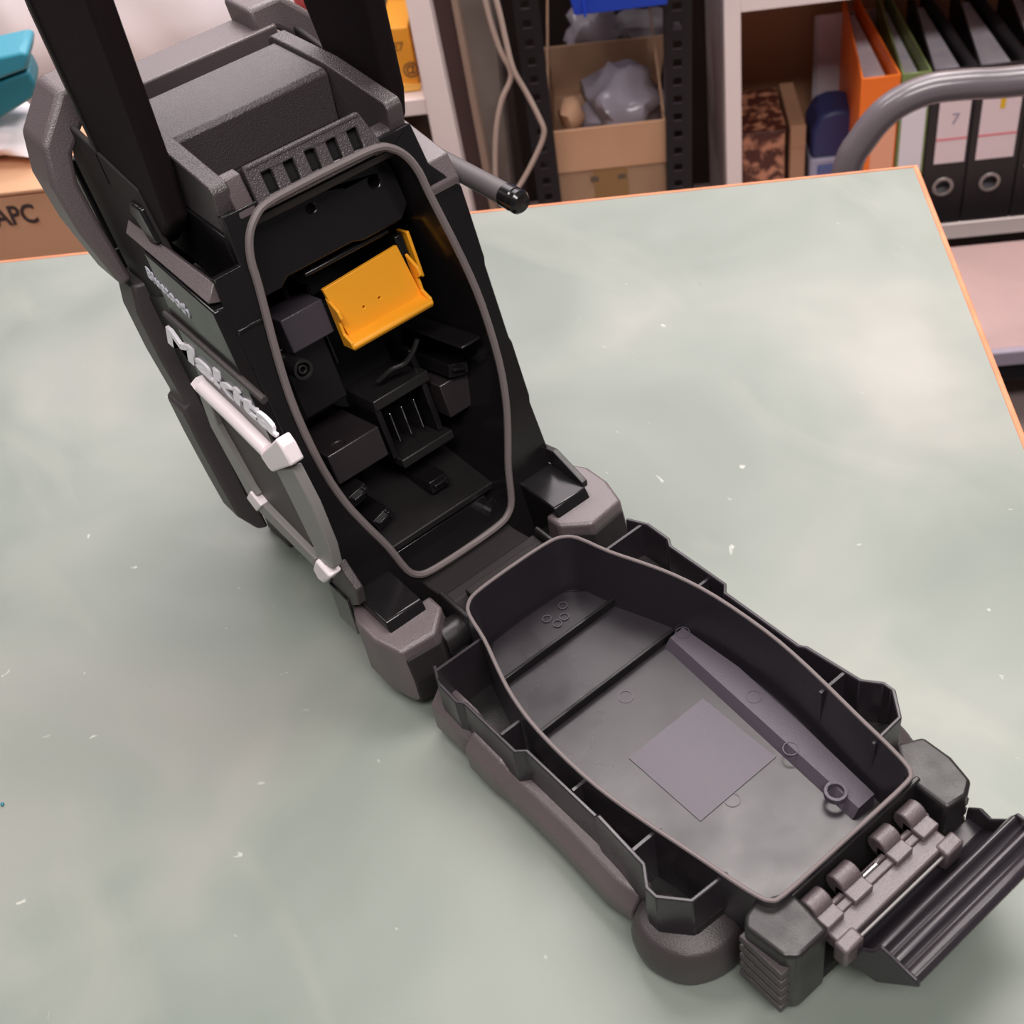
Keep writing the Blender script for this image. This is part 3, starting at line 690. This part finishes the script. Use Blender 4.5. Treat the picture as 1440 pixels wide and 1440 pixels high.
# ---- small things in the cabinet
p = (0.4093,1.28,-0.432)
def bluebox():
    r = tag(empty('plastic_holder', bl(p[0], 1.28, zb)), 'dark blue rounded plastic holder with pale base beside the orange binder', 'holder')
    x0, x1 = (0.3731,1.28,-0.4277)[0], (0.4494,1.28,-0.4309)[0]; z0, z1 = (0.4024,1.28,-0.4455)[2], (0.4068,1.28,-0.3713)[2]
    polyp('lid', mat('navy_plastic', (.035, .05, .17), .4), r, [(x0, z0), (x1, z0), (x1, z1 - .03), (x1 - .012, z1 - .006), (x1 - .03, z1), (x0 + .03, z1), (x0 + .012, z1 - .006), (x0, z1 - .03)], -1.33, -1.26, BM @ FRONT, bevel=.006)
    boxp('base', mat('pale_blue_plastic', (.45, .50, .68), .4), r, x0 - .002, x1 - .004, 1.258, 1.332, zb + .001, z0, BM, bevel=.004)
    boxp('front_band', mat('mid_blue_plastic', (.10, .16, .42), .4), r, x0 + .01, x1 - .012, 1.253, 1.26, zb + .03, z0 - .01, BM, bevel=.002)
bluebox()
def tin():
    x0, x1 = (0.2697,1.25,-0.4224)[0], (0.3332,1.25,-0.43)[0]; z1 = (0.2971,1.25,-0.3904)[2]
    m = mat('floral_card', (.10, .03, .02), .5, col2=(.62, .30, .18), nscale=55, nlo=.48, nhi=.62)
    r = tag(empty('patterned_box', bl(x0, 1.3, zb)), 'dark red and brown floral patterned box at the cabinet left side', 'box')
    boxp('body', m, r, x0, x1, 1.25, 1.38, zb + .001, z1, BM, bevel=.002)
    boxp('lid', m, r, x0 - .002, x1 + .002, 1.248, 1.382, z1, z1 + .006, BM, bevel=.002)
    x2 = x1 + .006
    r = tag(empty('file_stand', bl(x2, 1.3, zb)), 'small brown grey upright card box between patterned box and blue holder', 'box')
    boxp('body', CARD2, r, x2, x2 + .022, 1.24, 1.38, zb + .001, z1 + .012, BM, bevel=.001)
    boxp('flap', CARD2, r, x2, x2 + .022, 1.238, 1.2405, z1 - .02, z1 + .016, BM, bevel=.0006)
tin()
def sheet():
    a, b = (0.402,1.38,-0.3201), (0.4773,1.38,-0.2963)
    r = tag(empty('white_folder', bl(a[0], 1.4, zb)), 'pale bluish white folder standing against the brown cabinet back', 'folder')
    m = mat('pale_card', (.62, .56, .62), .5)
    boxp('front_leaf', m, r, a[0], b[0] + .03, 1.415, 1.417, zb + .001, (0.4376,1.38,-0.2936)[2], BM, bevel=0)
    boxp('rear_leaf', m, r, a[0] - .004, b[0] + .03, 1.423, 1.425, zb + .001, (0.4376,1.38,-0.2936)[2] - .004, BM, bevel=0)
    boxp('fold', m, r, b[0] + .03, b[0] + .033, 1.415, 1.425, zb + .001, (0.4376,1.38,-0.2936)[2], BM, bevel=0)
sheet()

# ---- platform trolley with a bent tube handle
tr = tag(empty('platform_trolley', bl(.9, .95, FZ)), 'platform trolley with bent grey tube handle and pinkish deck, right of the bench', 'trolley')
hp = [(0.333,0.8,-0.2505), (0.3403,0.8,-0.2005), (0.3574,0.8,-0.1567), (0.3835,0.8,-0.1251), (0.4196,0.8,-0.1089), (0.4587,0.8,-0.1072), (0.5216,0.8,-0.11)]
zd = -.50
lx = hp[1][0] - .004
top = hp[-1]
path = [(lx, .80, zd - .01), (lx, .80, -.33)] + list(hp[1:]) + [(top[0] + .15, .80, top[2] + .005), (top[0] + .30, .80, top[2] - .03), (top[0] + .36, .80, top[2] - .12), (top[0] + .37, .80, zd)]
tubm = mat('grey_painted_tube', (.15, .13, .145), .22, spec=.7)
part('tube_handle', tubm, tr, lambda bm: tube(bm, [BM @ q for q in smooth_path(path, 5)], .0165, 18), smooth=True)
boxp('deck', mat('pinkish_deck_board', (.62, .42, .40), .6, col2=(.52, .36, .35), nscale=7), tr, lx - .04, lx + .45, .835, 1.075, zd - .02, zd, BM, bevel=.003)
boxp('deck_lip', mat('lilac_grey_rubber', (.42, .36, .45), .5), tr, lx - .042, lx + .452, .825, .836, zd - .022, zd + .001, BM, bevel=.002)
for ds in (0, .38):
    for dt in (.88, 1.01):
        part('wheel', BLK, tr, lambda bm: cyl(bm, bl(lx + ds, dt, FZ + .05), bl(lx + ds + .025, dt, FZ + .05), .05, 24), bevel=.003)
boxp('chassis', BLK, tr, lx - .03, lx + .44, .84, 1.07, zd - .06, zd - .02, BM, bevel=.003)
o = boxp('floor_shade_sheet', mat('floor_shade_black', (.02, .016, .018), .7), None, .345, 1.6, .05, .815, FZ, FZ + .006, BM, bevel=.002)  # dark sheet laid on the floor as the shade below the trolley front
tag(o, 'dark sheet standing in for shade on the floor beside the bench, right edge', 'shade sheet')

# ---- black slotted rack
tk = 1.15
rack = tag(empty('slotted_rack', bl(.1, 1.3, FZ)), 'black slotted steel rack holding cardboard boxes behind the bench', 'rack')
def upright(pa, pb, wd, t):
    lean = (pa[0] - pb[0]) / (pa[2] - pb[2])
    z0, z1 = FZ, .35
    M = BM @ Matrix.Translation((pb[0], t, pb[2])) @ fr((0, 0, 0), (1, 0, 0), (0, 1, 0), (lean, 0, 1))
    def f(bm):
        hs = []
        z = z0 - pb[2] + .03
        while z < z1 - pb[2] - .03:
            hs.append([(wd * .3, z), (wd * .62, z), (wd * .62, z + .010), (wd * .3, z + .010)]); z += .026
        plate(bm, [(0, z0 - pb[2]), (wd, z0 - pb[2]), (wd, z1 - pb[2]), (0, z1 - pb[2])], hs, 0, .002, M @ fr((0, .002, 0), (1, 0, 0), (0, 0, 1), (0, -1, 0)))
        box(bm, 0, .002, .002, .04, z0 - pb[2], z1 - pb[2], M)
    part('upright', BLK, rack, f)
    z = z0 - pb[2] + .03
    em = mat('punched_edge', (.045, .035, .042), .4)
    def g(bm):
        z = z0 - pb[2] + .03
        while z < z1 - pb[2] - .03:
            box(bm, wd * .28, wd * .64, -.0008, 0, z - .002, z, M); z += .026
    o = part('slot_lips', em, rack, g); o['kind'] = 'stuff'
uL0, uL1 = (-0.0358,1.15,-0.103), (-0.0368,1.15,-0.4036)
upright(uL0, uL1, .034, tk)
upright((0.1606,1.15,-0.1272), (0.151,1.15,-0.4071), .036, tk)
zs_ = (0.0935,1.15,-0.1096)[2] - .03
boxp('shelf', BLK, rack, uL1[0] - .0, (0.1953,1.15,-0.1315)[0], tk + .003, tk + .34, (0.0701,1.2,-0.432)[2] - .05, (0.0701,1.2,-0.432)[2] - .03, BM, bevel=.001)
boxp('shelf', BLK, rack, uL1[0] - .02, (0.1953,1.15,-0.1315)[0], tk + .25, tk + .34, .02, .04, BM, bevel=.001)
boxp('gap_shade_sheet', mat('gap_shade_brown', (.03, .018, .016), .8), rack, uL1[0] - .16, c1[0] + .10, tk + .40, tk + .41, FZ, .35, BM, bevel=0)  # dark sheet added so the gaps around the rack look shaded
# lower carton and open carton on it
q0, q1 = (-0.0132,1.17,-0.37), (0.1554,1.17,-0.3844)
zc = q0[2] - .004; zl = (0.0702,1.17,-0.4176)[2] - .03
r = tag(empty('cardboard_carton', bl(.1, 1.25, zl)), 'closed brown carton under the open cardboard box on the rack', 'box')
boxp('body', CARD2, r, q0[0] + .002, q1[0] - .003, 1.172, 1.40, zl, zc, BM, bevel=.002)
boxp('tape', mat('brown_tape', (.33, .18, .07), .4), r, (q0[0] + q1[0]) / 2 - .025, (q0[0] + q1[0]) / 2 + .025, 1.1708, 1.172, zl, zc, BM, bevel=0)
for px_ in (.055, .095):
    boxp('hand_mark', mat('grey_carton_print', (.14, .10, .07), .7), r, q0[0] + px_, q0[0] + px_ + .012, 1.1705, 1.1722, zc - .018, zc - .010, BM, bevel=0)
r = tag(empty('open_carton', bl(.1, 1.25, zc)), 'open cardboard box with raised flaps and plastic film inside, on the rack', 'box')
f0, f1 = (-0.0039,1.17,-0.3042), (0.1579,1.17,-0.3084); b0, b1 = (-0.0174,1.42,-0.2964), (0.1732,1.42,-0.2991)
zf = (f0[2] + f1[2]) / 2
boxp('front_wall', CARD, r, q0[0], q1[0], 1.170, 1.174, zc + .001, zf, BM, bevel=.001)
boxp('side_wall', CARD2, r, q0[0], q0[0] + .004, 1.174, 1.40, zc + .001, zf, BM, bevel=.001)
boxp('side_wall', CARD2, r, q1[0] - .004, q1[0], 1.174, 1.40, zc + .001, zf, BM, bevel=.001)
boxp('base', CARD2, r, q0[0] + .004, q1[0] - .004, 1.174, 1.40, zc + .001, zc + .005, BM, bevel=0)
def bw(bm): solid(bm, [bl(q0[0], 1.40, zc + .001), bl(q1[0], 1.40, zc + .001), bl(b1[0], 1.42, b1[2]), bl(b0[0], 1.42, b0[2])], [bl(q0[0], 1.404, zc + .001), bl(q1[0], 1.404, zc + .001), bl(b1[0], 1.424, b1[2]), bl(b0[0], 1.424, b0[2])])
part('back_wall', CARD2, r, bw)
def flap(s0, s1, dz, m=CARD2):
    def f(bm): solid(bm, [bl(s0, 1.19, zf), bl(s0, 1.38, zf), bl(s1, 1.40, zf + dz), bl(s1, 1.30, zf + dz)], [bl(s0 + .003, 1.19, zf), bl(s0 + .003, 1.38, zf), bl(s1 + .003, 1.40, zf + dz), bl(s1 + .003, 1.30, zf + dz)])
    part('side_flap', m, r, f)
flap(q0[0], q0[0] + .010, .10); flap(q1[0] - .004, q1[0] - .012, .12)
def blob(name, label, cat, c, rad, m, seed, amp=.35, flat=1.0, parent=None, sub=3, fr_=2.0):
    from mathutils import noise
    bm = bmesh.new(); bmesh.ops.create_icosphere(bm, subdivisions=sub, radius=1)
    for v in bm.verts:
        n_ = noise.noise(v.co * fr_ + Vector((seed, 0, 0))) + .5 * abs(noise.noise(v.co * fr_ * 2.7 + Vector((0, seed, 0))))
        q = v.co * (1 + amp * n_); v.co = BM @ Vector((c[0] + q.x * rad[0], c[1] + q.y * rad[1], c[2] + q.z * rad[2]))
    o = link(name, bm, m, parent, smooth=True, ang=50)
    if label: tag(o, label, cat)
    return o
blob('film_bundle', 'crumpled clear plastic film inside the open cardboard box', 'plastic film', ((q0[0] + q1[0]) / 2 + .02, 1.29, zf - .035), (.06, .07, .05), mat('grey_film', (.40, .36, .42), .15, bump=.8, bscale=40), 3.1, .5)
blob('cardboard_scrap', 'torn strip of cardboard at the left inside the open box', 'cardboard', (q0[0] + .035, 1.24, zf - .012), (.018, .035, .022), CARD, 7.7, .3, sub=2)
blob('plastic_bag', 'small clear plastic bag behind the open box, under the blue bin', 'plastic bag', (0.0613,1.46,-0.2943), (.040, .03, .045), mat('grey_film', (0, 0, 0)), 9.2, .5)
blob('wrapped_parcel', 'pale grey wrapped parcel right of the small plastic bag', 'parcel', (0.1389,1.46,-0.3015), (.050, .03, .026), mat('grey_wrap', (.22, .20, .22), .5), 5.2, .4)
# blue bin on the upper shelf
a, b = (0.0435,1.12,-0.1252), (0.1511,1.12,-0.117)
r = tag(empty('parts_bin', bl(a[0], 1.2, a[2])), 'bright blue plastic parts bin at the top edge of the photograph', 'bin')
bb = mat('bright_blue_plastic', (.012, .07, .62), .4)
def bin_(bm):
    z = (a[2] + b[2]) / 2; x0, x1 = a[0], b[0] + .012
    o0 = [(x0, 1.12), (x1, 1.12), (x1, 1.38), (x0, 1.38)]; o1 = [(x0 - .018, 1.10), (x1 + .018, 1.10), (x1 + .018, 1.40), (x0 - .018, 1.40)]
    i1 = [(x0 - .015, 1.103), (x1 + .015, 1.103), (x1 + .015, 1.397), (x0 - .015, 1.397)]; i0 = [(x0 + .003, 1.123), (x1 - .003, 1.123), (x1 - .003, 1.377), (x0 + .003, 1.377)]
    loft(bm, [ring(BM, o0, z), ring(BM, o1, z + .13), ring(BM, i1, z + .13), ring(BM, i0, z + .004)], True, True)
part('body', bb, r, bin_, bevel=.002)
boxp('front_rib', bb, r, a[0] + .012, a[0] + .016, 1.112, 1.12, a[2] + .004, a[2] + .10, BM, bevel=.001)
boxp('rim', bb, r, a[0] - .022, b[0] + .034, 1.094, 1.102, a[2] + .122, a[2] + .135, BM, bevel=.001)

# ---- pillar, white post and shelf at the left
def slab(name, m, parent, tl, trr, br, bl_, t0, t1, ext=True):
    """upright strip given by its four front corners (s, z)"""
    def f(bm):
        P = [(tl[0], tl[2]), (trr[0], trr[2]), (br[0], br[2]), (bl_[0], bl_[2])]
        def exd(a, b, z):
            k = (z - b[1]) / (a[1] - b[1]); return (b[0] + (a[0] - b[0]) * k, z)
        P = [exd(P[0], P[3], .30), exd(P[1], P[2], .30), exd(P[1], P[2], FZ), exd(P[0], P[3], FZ)]
        prism(bm, P, -t1, -t0, BM @ FRONT)
    return part(name, m, parent, f, bevel=.001)
uni = tag(empty('white_shelf_unit', bl(-.2, 1.1, FZ)), 'narrow pinkish white shelf unit with a yellow box, behind the radio', 'shelf unit')
slab('front_post', WHT, uni, (-0.1579,1.05,-0.0455), (-0.1293,1.05,-0.049), (-0.1225,1.05,-0.2952), (-0.1571,1.05,-0.2911), 1.05, 1.09)
z1 = (-0.1743,1.06,-0.1999)[2]
boxp('shelf_board', WHT, uni, (-0.2328,1.06,-0.1827)[0] - .2, (-0.1538,1.06,-0.2024)[0], 1.055, 1.35, z1, z1 + .022, BM, bevel=.001)
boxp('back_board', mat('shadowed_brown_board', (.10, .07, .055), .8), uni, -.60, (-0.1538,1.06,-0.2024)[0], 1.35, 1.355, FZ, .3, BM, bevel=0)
r = tag(empty('yellow_carton', bl(-.12, 1.1, z1)), 'yellow orange carton with dark print on the white shelf', 'box')
ya, yb = (-0.1913,1.08,-0.0908), (-0.1653,1.08,-0.179)
def yc_(bm): prism(bm, [((-0.2017,1.08,-0.0877)[0], (-0.1783,1.08,-0.0906)[2]), ((-0.1667,1.08,-0.092)[0], (-0.1667,1.08,-0.092)[2]), (yb[0], z1 + .024), ((-0.1992,1.08,-0.1769)[0], z1 + .024)], -1.2, -1.08, BM @ FRONT)
part('body', mat('orange_yellow_card', (.88, .37, .03), .55), r, yc_, bevel=.002)
part('lid_edge', mat('yellow_card', (.90, .50, .10), .55), r, lambda bm: prism(bm, [((-0.1928,1.078,-0.1647)[0], (-0.1928,1.078,-0.1647)[2]), ((-0.1628,1.078,-0.1664)[0], (-0.1631,1.078,-0.1683)[2]), (yb[0], z1 + .024), ((-0.197,1.078,-0.1761)[0], z1 + .024)], -1.08, -1.0765, BM @ FRONT))
ink = mat('dark_print', (.10, .05, .03), .7)
q = (-0.1834,1.075,-0.1518); text('printed_mark', '@', ink, r, BM @ Matrix.Translation(q) @ FRONT, .022)
q = (-0.191,1.075,-0.119); text('printed_mark', 'E7', ink, r, BM @ Matrix.Translation(q) @ FRONT, .016)
q = (-0.1811,1.1,-0.0768)
o = boxp('brown_parcel', mat('khaki_card', (.20, .15, .085), .8), None, -.2, (-0.1695,1.1,-0.0837)[0], 1.215, 1.32, z1 + .023, .06, BM, bevel=.004); tag(o, 'khaki brown parcel behind the yellow carton on the shelf', 'parcel')
q = (-0.184,1.1,-0.2619)
blob('cluttered_sack', 'dark brown sack in the gap below the white shelf', 'sack', (-0.2024,1.2,-0.3318), (.08, .08, .07), mat('dark_sacking', (.085, .05, .028), .8, col2=(.14, .09, .05), nscale=30), 2.2, .4)
pil = tag(empty('door_frame_column', bl(-.03, 1.2, FZ)), 'dark brown column with a pale edge strip beside the white post', 'column')
slab('brown_face', mat('dark_brown_paint', (.055, .028, .026), .6), pil, (-0.1336,1.08,-0.0612), (-0.1036,1.08,-0.0649), (-0.0988,1.08,-0.3606), (-0.1247,1.08,-0.3575), 1.08, 1.14)
slab('edge_strip', mat('tan_strip', (.32, .22, .17), .5), pil, (-0.1056,1.075,-0.0626), (-0.0985,1.075,-0.0634), (-0.0903,1.075,-0.3586), (-0.1002,1.075,-0.3574), 1.075, 1.14)
slab('grey_face', mat('grey_brown_paint', (.13, .10, .085), .6, col2=(.20, .165, .145), nscale=8), pil, (-0.1016,1.1,-0.0737), (-0.0587,1.1,-0.079), (-0.069,1.1,-0.3764), (-0.0952,1.1,-0.3733), 1.10, 1.2)
# hanging cable
cbl = mat('beige_cable', (.52, .40, .34), .5)
def ccable(bm):
    pts = [(-0.0618,1.05,-0.0398), (-0.0578,1.05,-0.0847), (-0.0508,1.05,-0.1242), (-0.0416,1.05,-0.1567), (-0.058,1.05,-0.1888), (-0.0709,1.05,-0.2275), (-0.0801,1.05,-0.2787), (-0.0821,1.05,-0.3132), (-0.0722,1.05,-0.3343), (-0.0522,1.05,-0.3167), (-0.0258,1.05,-0.2767), (-0.0095,1.05,-0.2431), (-0.0133,1.05,-0.2192), (-0.0256,1.05,-0.1829), (-0.0376,1.045,-0.148), (-0.0418,1.045,-0.1118), (-0.0447,1.045,-0.0751), (-0.0493,1.045,-0.0393)]
    tube(bm, [BM @ q for q in smooth_path(pts, 4)], .0034, 8)
o = part('hanging_cable', cbl, None, ccable, smooth=True); tag(o, 'beige cable hanging in a loop before the black rack', 'cable')

# ---- clutter at the upper left
def clutter():
    z0, z1 = (-0.5128,0.62,-0.083)[2] - .06, (-0.4855,0.62,-0.0159)[2]
    x0, x1 = -.64, -.40
    r = tag(empty('printed_carton', bl(x0, .7, z0)), 'brown cardboard carton with black letters at the left behind the bench', 'box')
    boxp('body', CARD, r, x0, x1, .62, .755, z0, z1, BM, bevel=.003)
    boxp('lid_flap', CARD, r, x0, x1, .617, .70, z1, z1 + .004, BM, bevel=.001)
    q = (-0.5479,0.6195,-0.0494)
    text('carton_lettering', 'APC', mat('carton_ink', (.06, .04, .04), .7), r, BM @ Matrix.Translation((q[0], .6192, q[2])) @ FRONT, .030, font_off=.0006, width=.046)
    bench2 = tag(empty('side_bench', bl(-.6, .8, FZ)), 'low side bench under the clutter behind the workbench', 'bench')
    boxp('bench_board', mat('dull_board', (.22, .14, .10), .7), bench2, -1.2, -.30, .60, 1.04, z0 - .03, z0 - .0005, BM, bevel=.002)
    for s in (-1.15, -.36): boxp('leg', BLK, bench2, s, s + .04, .65, .69, FZ, z0 - .03, BM, bevel=.002)
    m = mat('worn_brown_card', (.20, .10, .045), .8, col2=(.42, .22, .08), nscale=14)
    a0 = (-0.522,0.72,-0.013); 
    o = boxp('brown_carton', m, None, (-0.6007,0.72,-0.0288)[0] - .05, (-0.484,0.72,-0.0685)[0], .765, .825, z0 + .001, (-0.5377,0.77,-0.0342)[2], BM, bevel=.003)
    tag(o, 'worn brown carton behind the lettered carton, under the white cloth', 'box')
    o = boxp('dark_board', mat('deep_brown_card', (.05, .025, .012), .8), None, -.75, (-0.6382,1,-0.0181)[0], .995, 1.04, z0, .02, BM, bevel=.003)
    tag(o, 'very dark brown board behind the teal case at the left edge', 'board')
    # teal box
    te = mat('teal_plastic', (.018, .19, .26), .45); te2 = mat('light_teal_plastic', (.03, .27, .38), .4)
    tq = (-0.4637,0.66,0.1055)
    r = tag(empty('teal_case', bl(tq[0], .7, (-0.5009,0.66,0.0483)[2])), 'teal plastic case with lid at the left edge behind the radio', 'case')
    A = [(-0.5745,0.66,0.034), (-0.5175,0.66,0.0442), (-0.4746,0.66,0.0617), (-0.468,0.66,0.0742), (-0.4692,0.66,0.0889), (-0.5577,0.66,0.0702)]
    def tb(bm): solid(bm, [BM @ Vector(v) for v in A], [BM @ (Vector(v) + Vector((-.01, .045, 0))) for v in A])
    part('body', te, r, tb, bevel=.003)
    Bq = [(-0.5582,0.655,0.0654), (-0.4977,0.655,0.0861), (-0.4676,0.655,0.0926), (-0.46,0.655,0.1074), (-0.4659,0.655,0.1102), (-0.5405,0.655,0.1036)]
    def tl_(bm): solid(bm, [BM @ Vector(v) for v in Bq], [BM @ (Vector(v) + Vector((-.01, .055, 0))) for v in Bq])
    part('lid', te2, r, tl_, bevel=.003)
    blob('white_cloth', 'white crumpled cloth hanging under the teal case', 'cloth', (-0.5382,0.7,0.012), (.055, .035, .024), BAG, 4.4, .5)
    # white bags
    blob('white_sack', 'tall white plastic sack left of the handle, behind the radio', 'sack', (-0.5804,0.94,0.0239), (.075, .05, .12), BAG, 1.3, .22)
    blob('white_bag', 'large white plastic bag behind the radio top, between the handle arms', 'bag', (-0.3943,0.91,0.039), (.130, .055, .13), BAG, 6.3, .22, fr_=2.6)
    blob('pinkish_bag', 'pinkish white bag between the white sack and the large bag', 'bag', (-0.5509,1.12,0.0278), (.05, .05, .12), mat('pinkish_bag_film', (.74, .60, .56), .45, bump=.6, bscale=14), 8.3, .3)
    blob('red_wrapper', 'small dark red wrapper behind the right handle arm', 'wrapper', (-0.2676,1,-0.0107), (.035, .03, .03), mat('dark_red_film', (.28, .03, .03), .4), 3.7, .3, sub=2)
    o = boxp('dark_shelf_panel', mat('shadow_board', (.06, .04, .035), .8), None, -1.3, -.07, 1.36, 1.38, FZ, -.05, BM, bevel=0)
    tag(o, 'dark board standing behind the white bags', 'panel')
clutter()
# a crumb of teal plastic on the bench
cr = (-0.289,0.0997,0)
o = blob('teal_crumb', 'tiny teal plastic crumb on the bench at the left edge', 'crumb', (0, 0, 0), (.0012, .0012, .0008), mat('teal_plastic', (0, 0, 0)), 1, .4, sub=1); o.location = (cr[0], cr[1], .0008)
